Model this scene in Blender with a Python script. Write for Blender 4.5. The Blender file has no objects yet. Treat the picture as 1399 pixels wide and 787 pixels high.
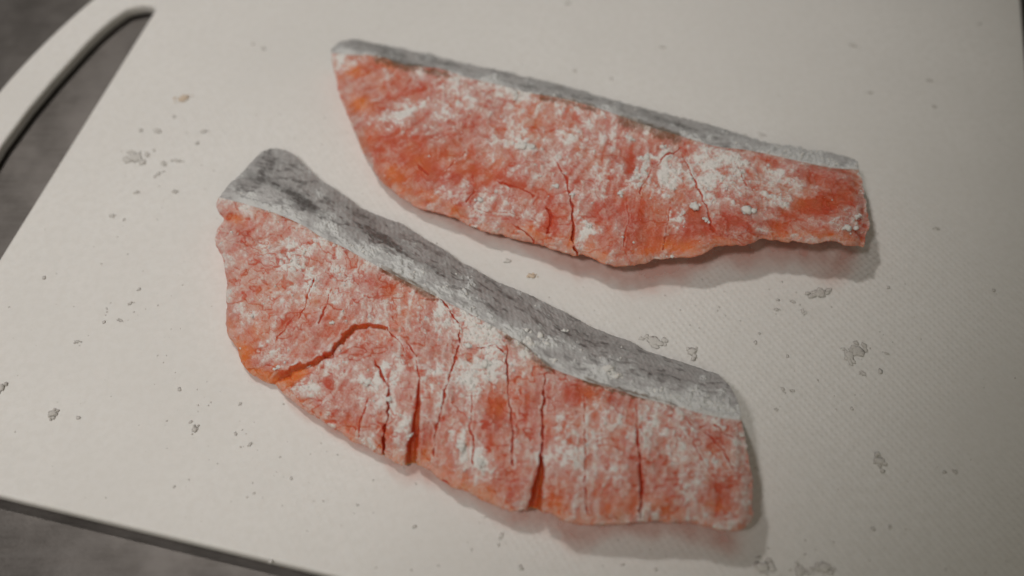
import bpy, bmesh, math, random
import numpy as np
from mathutils import Vector

random.seed(7)
SC = bpy.context.scene
COL = SC.collection

# ------------------------------------------------------------------ camera
FPX, PITCH, DIST, TOP = 1308.0, math.radians(57.8), 0.24, 0.004      # focal length in photo pixels, tilt, metres to the board
FW = np.array([0, math.cos(PITCH), -math.sin(PITCH)])
UP = np.array([0, math.sin(PITCH), math.cos(PITCH)])
CAM = np.array([0, 0, TOP]) - DIST * FW
cd = bpy.data.cameras.new('camera')
cam = bpy.data.objects.new('camera', cd)
COL.objects.link(cam)
cam.location = CAM
cam.rotation_euler = (math.pi / 2 - PITCH, 0, 0)
cd.sensor_width = 36.0
cd.lens = 36.0 * FPX / 1399.0
cd.clip_start, cd.clip_end = 0.01, 50.0
cd.dof.use_dof = True
cd.dof.focus_distance = 0.229
cd.dof.aperture_fstop = 5.4
SC.camera = cam

# ------------------------------------------------------------------ light
w = bpy.data.worlds.new('World')
SC.world = w
w.use_nodes = True
w.node_tree.nodes['Background'].inputs[0].default_value = (1.0, 0.95, 0.86, 1)
w.node_tree.nodes['Background'].inputs[1].default_value = 0.05

def spot(name, loc, target, energy, color, angle, blend, size):
    d = bpy.data.lights.new(name, 'SPOT')
    d.energy, d.color, d.spot_size, d.spot_blend, d.shadow_soft_size = energy, color, math.radians(angle), blend, size
    o = bpy.data.objects.new(name, d)
    COL.objects.link(o)
    o.location = loc
    o.rotation_euler = (Vector(target) - Vector(loc)).to_track_quat('-Z', 'Y').to_euler()
    return o
spot('kitchen_lamp', (-0.30, 0.42, 0.78), (-0.085, 0.165, 0), 9.0, (1.0, 0.955, 0.905), 36, 0.50, 0.034)
spot('counter_lamp', (-0.34, -0.30, 0.78), (-0.132, 0.078, 0), 10.9, (1.0, 0.955, 0.925), 33.0, 0.52, 0.055)

def area(name, loc, target, energy, color, size):
    d = bpy.data.lights.new(name, 'AREA')
    d.energy, d.color, d.size = energy, color, size
    o = bpy.data.objects.new(name, d)
    COL.objects.link(o)
    o.location = loc
    o.rotation_euler = (Vector(target) - Vector(loc)).to_track_quat('-Z', 'Y').to_euler()
    return o
area('front_fill', (0.15, -0.75, 0.75), (0, 0, 0), 1.45, (1.0, 0.93, 0.72), 0.6)  # soft fill added behind the camera to lift the shadows

SC.view_settings.view_transform = 'Standard'
SC.view_settings.look = 'None'
SC.view_settings.exposure = 0.0
SC.view_settings.gamma = 1.0
SC.render.engine = 'CYCLES'
SC.cycles.use_denoising = True
SC.cycles.max_bounces = 8

# ------------------------------------------------------------------ helpers
def unproject(px, z):
    """photo pixels (N,2) and heights (N,) -> points in the place"""
    px = np.asarray(px, float)
    d = FW[None] + ((px[:, 0] - 699.5) / FPX)[:, None] * np.array([[1.0, 0, 0]]) + ((393.5 - px[:, 1]) / FPX)[:, None] * UP[None]
    return CAM[None] + d * ((z - CAM[2]) / d[:, 2])[:, None]

def on_board(x, y, h=0.0):
    return unproject([(x, y)], np.array([TOP + h]))[0]

def hash2(ix, iy, seed):
    h = (ix.astype(np.int64) * 374761393 + iy.astype(np.int64) * 668265263 + seed * 1442695041) & 0x7fffffff
    h = ((h ^ (h >> 13)) * 1274126177) & 0x7fffffff
    h = (h ^ (h >> 16)) & 0xffff
    return h / 65535.0

def vnoise(x, y, seed):
    ix, iy = np.floor(x), np.floor(y)
    fx, fy = x - ix, y - iy
    fx = fx * fx * fx * (fx * (fx * 6 - 15) + 10)
    fy = fy * fy * fy * (fy * (fy * 6 - 15) + 10)
    a, b = hash2(ix, iy, seed), hash2(ix + 1, iy, seed)
    c, d = hash2(ix, iy + 1, seed), hash2(ix + 1, iy + 1, seed)
    return (a + (b - a) * fx) * (1 - fy) + (c + (d - c) * fx) * fy - 0.5

def fbm(x, y, seed, octv=4, gain=0.55):
    s, amp, f = 0, 1.0, 1.0
    for i in range(octv):
        s = s + amp * vnoise(x * f + 17.3 * i, y * f - 9.1 * i, seed + i * 31)
        amp *= gain
        f *= 2.03
    return s

def smooth(a, b, x):
    t = np.clip((x - a) / (b - a), 0, 1)
    return t * t * (3 - 2 * t)

def resample(pts, n):
    p = np.asarray(pts, float)
    # Catmull-Rom through the points, then even spacing
    q = np.vstack([2 * p[0] - p[1], p, 2 * p[-1] - p[-2]])
    out = []
    for i in range(1, len(q) - 2):
        t = np.linspace(0, 1, 24, endpoint=False)[:, None]
        a, b, c, d = q[i - 1], q[i], q[i + 1], q[i + 2]
        out.append(0.5 * (2 * b + (c - a) * t + (2 * a - 5 * b + 4 * c - d) * t ** 2 + (3 * b - a - 3 * c + d) * t ** 3))
    out = np.vstack(out + [p[-1:]])
    s = np.r_[0, np.cumsum(np.linalg.norm(np.diff(out, axis=0), axis=1))]
    u = np.linspace(0, s[-1], n)
    return np.stack([np.interp(u, s, out[:, k]) for k in range(out.shape[1])], 1)

def coons(top, bottom, left, right):
    """(N,2) top and bottom, (M,2) left and right -> (M,N,2)"""
    N, M = len(top), len(left)
    u = np.linspace(0, 1, N)[None, :, None]
    v = np.linspace(0, 1, M)[:, None, None]
    a = (1 - v) * top[None] + v * bottom[None]
    b = (1 - u) * left[:, None] + u * right[:, None]
    c = (1 - u) * (1 - v) * top[0] + u * (1 - v) * top[-1] + (1 - u) * v * bottom[0] + u * v * bottom[-1]
    return a + b - c

def polyline_distance(px, py, pts):
    """nearest distance, position 0..1 along and side of a polyline"""
    pts = np.asarray(pts, float)
    seg = np.linalg.norm(np.diff(pts, axis=0), axis=1)
    cum = np.r_[0, np.cumsum(seg)]
    best = np.full(px.shape, 1e9)
    along = np.zeros(px.shape)
    side = np.zeros(px.shape)
    for i in range(len(pts) - 1):
        a, b = pts[i], pts[i + 1]
        d = (b - a) / max(seg[i], 1e-6)
        rx, ry = px - a[0], py - a[1]
        t = np.clip(rx * d[0] + ry * d[1], 0, seg[i])
        ex, ey = rx - t * d[0], ry - t * d[1]
        q = np.hypot(ex, ey)
        m = q < best
        best = np.where(m, q, best)
        along = np.where(m, (cum[i] + t) / cum[-1], along)
        side = np.where(m, np.sign(d[0] * ry - d[1] * rx), side)
    return best, along, side

def mesh_object(name, verts, faces, mat, parent=None, attrs=None, smooth_shade=True):
    me = bpy.data.meshes.new(name)
    me.from_pydata([tuple(v) for v in np.asarray(verts).tolist()], [], faces)
    me.update()
    if smooth_shade:
        me.polygons.foreach_set('use_smooth', [True] * len(me.polygons))
    for k, a in (attrs or {}).items():
        at = me.attributes.new(k, 'FLOAT', 'POINT')
        at.data.foreach_set('value', np.asarray(a, np.float32))
    me.materials.append(mat)
    o = bpy.data.objects.new(name, me)
    COL.objects.link(o)
    if parent is not None:
        o.parent = parent
        o.matrix_parent_inverse = parent.matrix_basis.inverted()
    return o

def describe(o, label, cat, group=None, kind=None):
    o['label'] = label
    if cat:
        o['category'] = cat
    if group:
        o['group'] = group
    if kind:
        o['kind'] = kind
    return o

def thing(name, label, cat, loc):
    o = bpy.data.objects.new(name, None)
    o.empty_display_size = 0.01
    COL.objects.link(o)
    o.location = loc
    return describe(o, label, cat)

# ------------------------------------------------------------------ materials
class Nodes:
    def __init__(self, name):
        self.m = bpy.data.materials.new(name)
        self.m.use_nodes = True
        self.t = self.m.node_tree
        self.b = self.t.nodes['Principled BSDF']
    def put(self, sock, v):
        if hasattr(v, 'links'):
            self.t.links.new(v, sock)
        else:
            sock.default_value = v
    def n(self, kind, out=0, props=None, **ins):
        nd = self.t.nodes.new(kind)
        for k, v in (props or {}).items():
            setattr(nd, k, v)
        for k, v in ins.items():
            key = int(k[1:]) if k[0] == 'i' and k[1:].isdigit() else k.replace('_', ' ')
            self.put(nd.inputs[key], v)
        return nd.outputs[out]
    def math(self, op, a, b=0.0, clamp=False):
        return self.n('ShaderNodeMath', props=dict(operation=op, use_clamp=clamp), i0=a, i1=b)
    def mix(self, f, a, b):
        nd = self.t.nodes.new('ShaderNodeMix')
        nd.data_type = 'RGBA'
        self.put(nd.inputs[0], f); self.put(nd.inputs[6], a); self.put(nd.inputs[7], b)
        return nd.outputs[2]
    def noise(self, vec, scale, detail=3.0, rough=0.55):
        return self.n('ShaderNodeTexNoise', Vector=vec, Scale=scale, Detail=detail, Roughness=rough)
    def ramp(self, f, lo, hi):
        nd = self.t.nodes.new('ShaderNodeMapRange')
        nd.interpolation_type = 'SMOOTHSTEP'
        self.put(nd.inputs[0], f); nd.inputs[1].default_value = lo; nd.inputs[2].default_value = hi
        return nd.outputs[0]
    def attr(self, name):
        return self.n('ShaderNodeAttribute', 2, props=dict(attribute_name=name))
    def bump(self, h, strength, dist, normal=None):
        nd = self.t.nodes.new('ShaderNodeBump')
        nd.inputs['Strength'].default_value = strength
        nd.inputs['Distance'].default_value = dist
        self.put(nd.inputs['Height'], h)
        if normal is not None:
            self.put(nd.inputs['Normal'], normal)
        return nd.outputs[0]
    def pos(self):
        return self.n('ShaderNodeNewGeometry', 0)
    def set(self, **kw):
        for k, v in kw.items():
            self.put(self.b.inputs[k.replace('_', ' ')], v)

def rgb(r, g, b):
    return (r, g, b, 1.0)

FLOUR_COLOR = rgb(0.80, 0.775, 0.735)

def flesh_material():
    s = Nodes('floured_salmon_flesh')
    p = s.pos()
    fl, tint, deep = s.attr('flour'), s.attr('tint'), s.attr('deep')
    base = s.mix(s.ramp(s.noise(p, 260, 4), 0.35, 0.68), rgb(0.57, 0.068, 0.020), rgb(0.54, 0.105, 0.045))
    base = s.mix(tint, base, rgb(0.74, 0.185, 0.024))
    base = s.mix(deep, base, rgb(0.58, 0.054, 0.014))
    base = s.mix(s.attr('fat'), base, rgb(0.20, 0.10, 0.05))
    grain = s.noise(p, 2600, 4, 0.65)
    fine = s.noise(p, 7000, 2, 0.6)
    f = s.math('ADD', fl, s.math('MULTIPLY', s.math('SUBTRACT', grain, 0.5), 0.62))
    f = s.math('ADD', f, s.math('MULTIPLY', s.math('SUBTRACT', fine, 0.5), 0.25))
    f = s.ramp(f, -0.05, 1.0)
    f = s.math('MULTIPLY', f, 0.82)
    col = s.mix(f, base, rgb(0.71, 0.60, 0.555))
    ck = s.math('ADD', s.attr('cake'), s.math('MULTIPLY', s.math('SUBTRACT', grain, 0.5), 0.8))
    ck = s.math('MULTIPLY', s.ramp(ck, 0.1, 0.95), 0.93)
    col = s.mix(ck, col, rgb(0.83, 0.81, 0.78))
    f = s.math('MAXIMUM', f, ck)
    h = s.math('ADD', s.math('MULTIPLY', grain, 0.7), s.math('MULTIPLY', fine, 0.5))
    s.set(Base_Color=col, Roughness=s.math('ADD', 0.33, s.math('MULTIPLY', f, 0.65), clamp=True),
          Subsurface_Weight=s.math('SUBTRACT', 0.8, s.math('MULTIPLY', f, 0.9), clamp=True),
          Subsurface_Radius=(1.0, 0.22, 0.1), Subsurface_Scale=0.0035, Normal=s.bump(h, 0.6, 0.0004))
    s.put(s.b.inputs['Specular IOR Level'], s.math('SUBTRACT', 0.55, s.math('MULTIPLY', f, 0.45)))
    return s.m

def skin_material():
    s = Nodes('floured_silver_skin')
    p = s.pos()
    fl, dark = s.attr('flour'), s.attr('dark')
    base = s.mix(dark, rgb(0.46, 0.445, 0.44), rgb(0.125, 0.117, 0.113))
    grain = s.noise(p, 2400, 4, 0.65)
    fine = s.noise(p, 7000, 2, 0.6)
    f = s.math('ADD', fl, s.math('MULTIPLY', s.math('SUBTRACT', grain, 0.5), 0.5))
    f = s.math('MULTIPLY', s.ramp(f, 0.0, 1.05), 0.92)
    base = s.mix(s.attr('brown'), base, rgb(0.16, 0.10, 0.055))
    col = s.mix(f, base, rgb(0.66, 0.665, 0.655))
    h = s.math('ADD', s.math('MULTIPLY', grain, 0.7), s.math('MULTIPLY', fine, 0.5))
    s.set(Base_Color=col, Roughness=s.math('ADD', 0.28, s.math('MULTIPLY', f, 0.65), clamp=True),
          Metallic=0.0, Normal=s.bump(h, 0.35, 0.0003))
    return s.m

def flour_material(name, color, trans=0.3):
    s = Nodes(name)
    p = s.pos()
    g = s.noise(p, 3500, 4, 0.65)
    col = s.mix(s.ramp(g, 0.3, 0.75), tuple(c * 0.86 for c in color[:3]) + (1,), color)
    s.set(Base_Color=col, Roughness=0.95, Subsurface_Weight=trans, Subsurface_Radius=(1, 0.8, 0.7), Subsurface_Scale=0.0008,
          Normal=s.bump(g, 0.25, 0.0002))
    return s.m

B_AXIS, A_AXIS = np.array([0.9739, -0.2271]), np.array([-0.2271, -0.9739])   # along the board's front edge, along its left edge

def board_material():
    s = Nodes('white_polythene')
    sep = s.t.nodes.new('ShaderNodeSeparateXYZ')
    s.t.links.new(s.pos(), sep.inputs[0])
    p = s.pos()
    x, y, z = sep.outputs[0], sep.outputs[1], sep.outputs[2]
    u = s.math('ADD', s.math('MULTIPLY', x, float(B_AXIS[0])), s.math('MULTIPLY', y, float(B_AXIS[1])))
    v = s.math('ADD', s.math('MULTIPLY', x, float(A_AXIS[0])), s.math('MULTIPLY', y, float(A_AXIS[1])))
    cu = s.math('COSINE', s.math('MULTIPLY', u, 2 * math.pi / 0.0021))
    cv = s.math('COSINE', s.math('MULTIPLY', v, 2 * math.pi / 0.0021))
    d = s.math('ADD', s.math('MULTIPLY', s.math('MULTIPLY', cu, cv), 0.5), 0.5)
    d = s.math('POWER', d, 2.2)
    wear = s.ramp(s.noise(p, 16, 3), 0.38, 0.62)
    d = s.math('MULTIPLY', d, s.math('ADD', 0.2, s.math('MULTIPLY', wear, 0.8)))
    d = s.math('MULTIPLY', d, s.math('ADD', 0.35, s.math('MULTIPLY', s.ramp(u, -0.06, 0.09), 0.65)))
    nf = s.noise(p, 900, 4, 0.6)
    h = s.math('ADD', d, s.math('MULTIPLY', nf, 0.35))
    big = s.ramp(s.noise(p, 17, 4, 0.6), 0.3, 0.7)
    col = s.mix(big, rgb(0.735, 0.718, 0.69), rgb(0.785, 0.768, 0.742))
    mott = s.ramp(s.noise(p, 520, 3, 0.6), 0.35, 0.68)
    col = s.mix(s.math('MULTIPLY', mott, 0.5), col, rgb(0.70, 0.68, 0.645))
    spk = s.ramp(s.noise(p, 420, 3, 0.7), 0.66, 0.78)
    col = s.mix(s.math('MULTIPLY', spk, 0.16), col, rgb(0.5, 0.46, 0.40))
    s.set(Base_Color=col, Roughness=s.math('ADD', 0.42, s.math('MULTIPLY', nf, 0.22)),
          Subsurface_Weight=0.12, Subsurface_Radius=(1, 0.85, 0.75), Subsurface_Scale=0.0015,
          Normal=s.bump(h, 0.5, 0.00022))
    return s.m

def steel_material():
    s = Nodes('brushed_steel')
    p = s.pos()
    mp = s.t.nodes.new('ShaderNodeMapping')
    mp.inputs['Rotation'].default_value = (0, 0, math.radians(-52))
    mp.inputs['Scale'].default_value = (60, 900, 60)
    s.t.links.new(p, mp.inputs[0])
    brush = s.noise(mp.outputs[0], 1.0, 4, 0.6)
    cloud = s.noise(p, 70, 4, 0.6)
    fine = s.noise(p, 1500, 2, 0.6)
    col = s.mix(s.ramp(cloud, 0.3, 0.7), rgb(0.105, 0.095, 0.088), rgb(0.17, 0.156, 0.146))
    col = s.mix(s.math('MULTIPLY', s.ramp(brush, 0.35, 0.75), 0.3), col, rgb(0.18, 0.17, 0.162))
    s.set(Base_Color=col, Metallic=0.9, Roughness=s.math('ADD', 0.29, s.math('MULTIPLY', fine, 0.25)),
          Normal=s.bump(s.math('ADD', brush, s.math('MULTIPLY', fine, 0.4)), 0.2, 0.00006))
    return s.m

M_FLESH, M_SKIN = flesh_material(), skin_material()
M_FLOUR = flour_material('dry_flour', FLOUR_COLOR)
M_CRUMB = flour_material('damp_flour', rgb(0.63, 0.605, 0.57), 0.0)
M_CRUMB_PALE = flour_material('pale_damp_flour', rgb(0.69, 0.667, 0.632), 0.0)
M_ORANGE = flour_material('dried_flesh', rgb(0.72, 0.59, 0.46), 0.0)
M_BOARD, M_STEEL = board_material(), steel_material()

# ------------------------------------------------------------------ counter and cutting board
ct = mesh_object('countertop', [(-1.2, -0.9, 0), (1.2, -0.9, 0), (1.2, 1.2, 0), (-1.2, 1.2, 0)], [(0, 1, 2, 3)], M_STEEL)
describe(ct, 'brushed grey steel worktop under the cutting board', None, kind='structure')

L0 = on_board(209, 17)[:2]                        # a point on the straight left edge of the board
def plan(a, n):
    """metres along the left edge (towards the viewer) and outwards from it -> x, y"""
    q = L0 + a * A_AXIS - n * B_AXIS
    return (float(q[0]), float(q[1]))

def plate(name, outline, bevel, parent, z0=0.0004, z1=TOP):
    """flat plate from a counter-clockwise outline with a rounded upper edge; bevel 0 where it butts its neighbour"""
    P = np.array(outline)
    nx = np.roll(P, -1, 0) - P
    pv = P - np.roll(P, 1, 0)
    t = nx / np.linalg.norm(nx, axis=1)[:, None] + pv / np.linalg.norm(pv, axis=1)[:, None]
    t /= np.linalg.norm(t, axis=1)[:, None]
    inward = np.stack([-t[:, 1], t[:, 0]], 1)
    b = np.array(bevel)[:, None]
    rings = [np.c_[P + inward * b, np.full(len(P), z1)]]
    for k in range(1, 6):
        ph = k / 5 * math.pi / 2
        rings.append(np.c_[P + inward * b * (1 - math.sin(ph)), z1 - np.array(bevel) * (1 - math.cos(ph))])
    rings.append(np.c_[P + inward * b * 0.0, np.full(len(P), z0 + 0.0006)])
    rings.append(np.c_[P + inward * b * 0.5, np.full(len(P), z0)])
    n = len(P)
    V = np.vstack(rings)
    Fs = [tuple(range(n))]
    for r in range(len(rings) - 1):
        for i in range(n):
            j = (i + 1) % n
            Fs.append((r * n + i, (r + 1) * n + i, (r + 1) * n + j, r * n + j))
    Fs.append(tuple((len(rings) - 1) * n + i for i in reversed(range(n))))
    o = mesh_object(name, V, Fs, M_BOARD, parent)
    me = o.data
    # flat top and bottom, smooth edge
    fl = [True] * len(me.polygons)
    fl[0] = fl[-1] = False
    me.polygons.foreach_set('use_smooth', fl)
    return o

AF, AB, WID = 0.15057, -0.078, 0.2592             # front end, back end, width of the board
HT, HE = -0.0022, 0.1185                           # the two ends of the hand hole
board = thing('cutting_board', 'white plastic cutting board with a curved carrying handle under both salmon slices', 'cutting board',
              (*plan(0.06, -0.13), 0.0))
def corner(a, n, da, dn, r, k=8):
    """rounded corner: from the point r back along one side to the point r along the next"""
    out = []
    for i in range(k + 1):
        ph = i / k * math.pi / 2
        out.append(plan(a + da[0] * r * (1 - math.sin(ph)) + dn[0] * r * (1 - math.cos(ph)),
                        n + da[1] * r * (1 - math.sin(ph)) + dn[1] * r * (1 - math.cos(ph))))
    return out
R_ = 0.012
body = []
bev = []
# the left side from back to front (seam, open edge of the hole, seam), then front, right and back
for a in np.linspace(AB, HT, 6): body.append(plan(a, 0)); bev.append(0.0)
for a in np.linspace(HT + 0.0012, HE - 0.0012, 60): body.append(plan(a, 0)); bev.append(0.0009)
for a in np.linspace(HE, AF - R_ - 0.001, 6): body.append(plan(a, 0)); bev.append(0.0)
c = corner(AF, 0, (-1, 0), (0, -1), R_); body += c; bev += [0.0009] * len(c)
c = corner(AF, -WID, (0, 1), (-1, 0), R_); body += c; bev += [0.0009] * len(c)
c = corner(AB, -WID, (1, 0), (0, 1), R_); body += c; bev += [0.0009] * len(c)
body.append(plan(AB, -R_)); bev.append(0.0009)
plate('board_body', body, bev, board)

mid = (HT + HE) / 2
def inner_n(a):
    tt = np.array([-2.6, -1.6, 0.3, 5.2, 10.5, 16.2, 24, 32.7, 44, 58.1]) / 1000
    vv = np.array([4.0, 6.2, 8.6, 10.9, 12.6, 13.9, 15.2, 16.6, 17.9, 18.6]) / 1000
    return float(np.interp(a if a < mid else 2 * mid - a, tt, vv))
def outer_n(a):
    return 0.0303 - 2.66 * (a - mid) ** 2
hand, hb = [], []
for a in np.linspace(AF - R_ - 0.001, HE, 6): hand.append(plan(a, 0)); hb.append(0.0)
for i in range(1, 4): hand.append(plan(HE + 0.0006 * i / 3, 0.004 * i / 3)); hb.append(0.0009)
for a in np.linspace(HE + 0.0002, HT - 0.0002, 90): hand.append(plan(a, inner_n(a))); hb.append(0.0009)
for i in (2, 1): hand.append(plan(HT - 0.0006 * i / 3, 0.004 * i / 3)); hb.append(0.0009)
for a in np.linspace(HT, AB, 6): hand.append(plan(a, 0)); hb.append(0.0)
for a in np.linspace(AB, AF - R_, 80):
    hand.append(plan(a, max(outer_n(a), 0.001))); hb.append(0.0009)
plate('handle', hand, hb, board)

# ------------------------------------------------------------------ salmon
WALL = dict(flour=-0.15, deep=0.3, tint=0.3, cake=0.0, fat=0.0)          # the cut underside carries no flour
def wall_fade(k, q):
    return min(1.0, q / 0.3) if k in WALL else 0.0

def stitched_body(name, gridpx, gridz, disp_fw, disp_z, inset, mat, parent, attrs, zbot, zmin):
    """a closed solid: a fine top grid, side walls that lean in by inset (per perimeter vertex), and an underside"""
    M, N = gridz.shape
    top = unproject(gridpx.reshape(-1, 2), gridz.ravel())
    flat = top.copy()
    top = top + disp_fw.ravel()[:, None] * FW[None]
    top[:, 2] += disp_z.ravel()
    top[:, 2] = np.maximum(top[:, 2], zmin)
    idx = np.arange(M * N).reshape(M, N)
    quads = np.stack([idx[:-1, :-1], idx[1:, :-1], idx[1:, 1:], idx[:-1, 1:]], -1).reshape(-1, 4)
    per = np.concatenate([idx[:, 0], idx[-1, 1:], idx[-2::-1, -1], idx[0, -2:0:-1]])
    ins = np.concatenate([inset[:, 0], inset[-1, 1:], inset[-2::-1, -1], inset[0, -2:0:-1]])
    P = flat[per][:, :2]
    k = 7
    nx = np.roll(P, -k, 0) - np.roll(P, k, 0)
    t = nx / (np.linalg.norm(nx, axis=1)[:, None] + 1e-12)
    nrm = np.stack([-t[:, 1], t[:, 0]], 1)
    ker = np.ones(21) / 21
    pad = np.vstack([nrm[-10:], nrm, nrm[:10]])
    nrm = np.stack([np.convolve(pad[:, 0], ker, 'valid'), np.convolve(pad[:, 1], ker, 'valid')], 1)
    nrm /= np.linalg.norm(nrm, axis=1)[:, None] + 1e-9
    area2 = np.sum(P[:, 0] * np.roll(P[:, 1], -1) - P[:, 1] * np.roll(P[:, 0], -1))
    if area2 < 0:
        nrm = -nrm
    ker2 = np.ones(31) / 31
    ins = np.convolve(np.r_[ins[-15:], ins, ins[:15]], ker2, 'valid')
    TP = top[per]
    zper = np.broadcast_to(zbot, (M, N)).ravel()[per]
    V = [top]
    rings = []
    base = M * N
    steps = [0.06, 0.16, 0.32, 0.52, 0.74, 1.0]
    for q in steps:
        g = -0.10 * math.sin(min(q, 0.32) / 0.32 * math.pi) + max(0.0, (q - 0.1) / 0.9) ** 1.15
        ring = TP.copy()
        ring[:, :2] += nrm * (ins * g)[:, None]
        ring[:, 2] = TP[:, 2] * (1 - q) + np.minimum(zper, TP[:, 2] - 0.0004) * q
        V.append(ring)
        rings.append(np.arange(base, base + len(per)))
        base += len(per)
    # underside: three shrinking rings down to a ridge keep it closed
    faces = quads.tolist()
    prev = per
    for r in rings:
        a, b = prev, r
        faces += np.stack([a, np.roll(a, -1), np.roll(b, -1), b], -1)[:, ::-1].tolist()
        prev = r
    faces.append(prev.tolist())
    nv = np.vstack(V)
    A = {}
    for kk, arr in attrs.items():
        f = arr.ravel()
        A[kk] = np.concatenate([f] + [f[per] * (1 - wall_fade(kk, q)) + WALL.get(kk, 0) * wall_fade(kk, q) for q in steps])
    if area2 < 0:
        pass
    o = mesh_object(name, nv, faces, mat, parent, A)
    bm = bmesh.new()
    bm.from_mesh(o.data)
    bmesh.ops.recalc_face_normals(bm, faces=bm.faces)
    bm.to_mesh(o.data)
    bm.free()
    return o, top.reshape(M, N, 3)

def gauss(px, py, x, y, rx, ry, ang=0.0):
    c, s_ = math.cos(math.radians(ang)), math.sin(math.radians(ang))
    dx, dy = px - x, py - y
    return np.exp(-((dx * c + dy * s_) / rx) ** 2 - ((-dx * s_ + dy * c) / ry) ** 2)

def icosphere(sub):
    bm = bmesh.new()
    bmesh.ops.create_icosphere(bm, subdivisions=sub, radius=1.0)
    v = np.array([x.co[:] for x in bm.verts])
    f = [[q.index for q in x.verts] for x in bm.faces]
    bm.free()
    return v, np.array(f)
ICO1, ICO2, ICO3 = icosphere(1), icosphere(2), icosphere(4)

def lump(center, r, flat, rng, kind=ICO2, rough=0.35, stretch=1.0, ang=0.0):
    v, f = kind
    a, b, c = rng.uniform(-9, 9, 3)
    n = (vnoise(v[:, 0] * 1.6 + a, v[:, 1] * 1.6 + v[:, 2] * 1.1 + b, 5) + 0.6 * vnoise(v[:, 0] * 4 + b, v[:, 1] * 4 - v[:, 2] * 3 + c, 9)
         + 0.35 * vnoise(v[:, 0] * 9 + c, v[:, 1] * 9 + v[:, 2] * 8 + a, 13))
    q = v * (1 + rough * 1.6 * n)[:, None] * r
    q[:, 0] *= stretch
    q[:, 2] *= flat
    ca, sa = math.cos(ang), math.sin(ang)
    x, y = q[:, 0] * ca - q[:, 1] * sa, q[:, 0] * sa + q[:, 1] * ca
    return np.stack([x, y, q[:, 2]], 1) + np.asarray(center)[None], f

def many_lumps(name, specs, mat, parent, kind=ICO1, seed=1):
    rng = np.random.default_rng(seed)
    V, Fc, n = [], [], 0
    for c, r, fl in specs:
        v, f = lump(c, r, fl, rng, kind, 0.5, rng.uniform(0.8, 1.5), rng.uniform(0, 6.3))
        V.append(v); Fc += (f + n).tolist(); n += len(v)
    return mesh_object(name, np.vstack(V), Fc, mat, parent)

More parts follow.
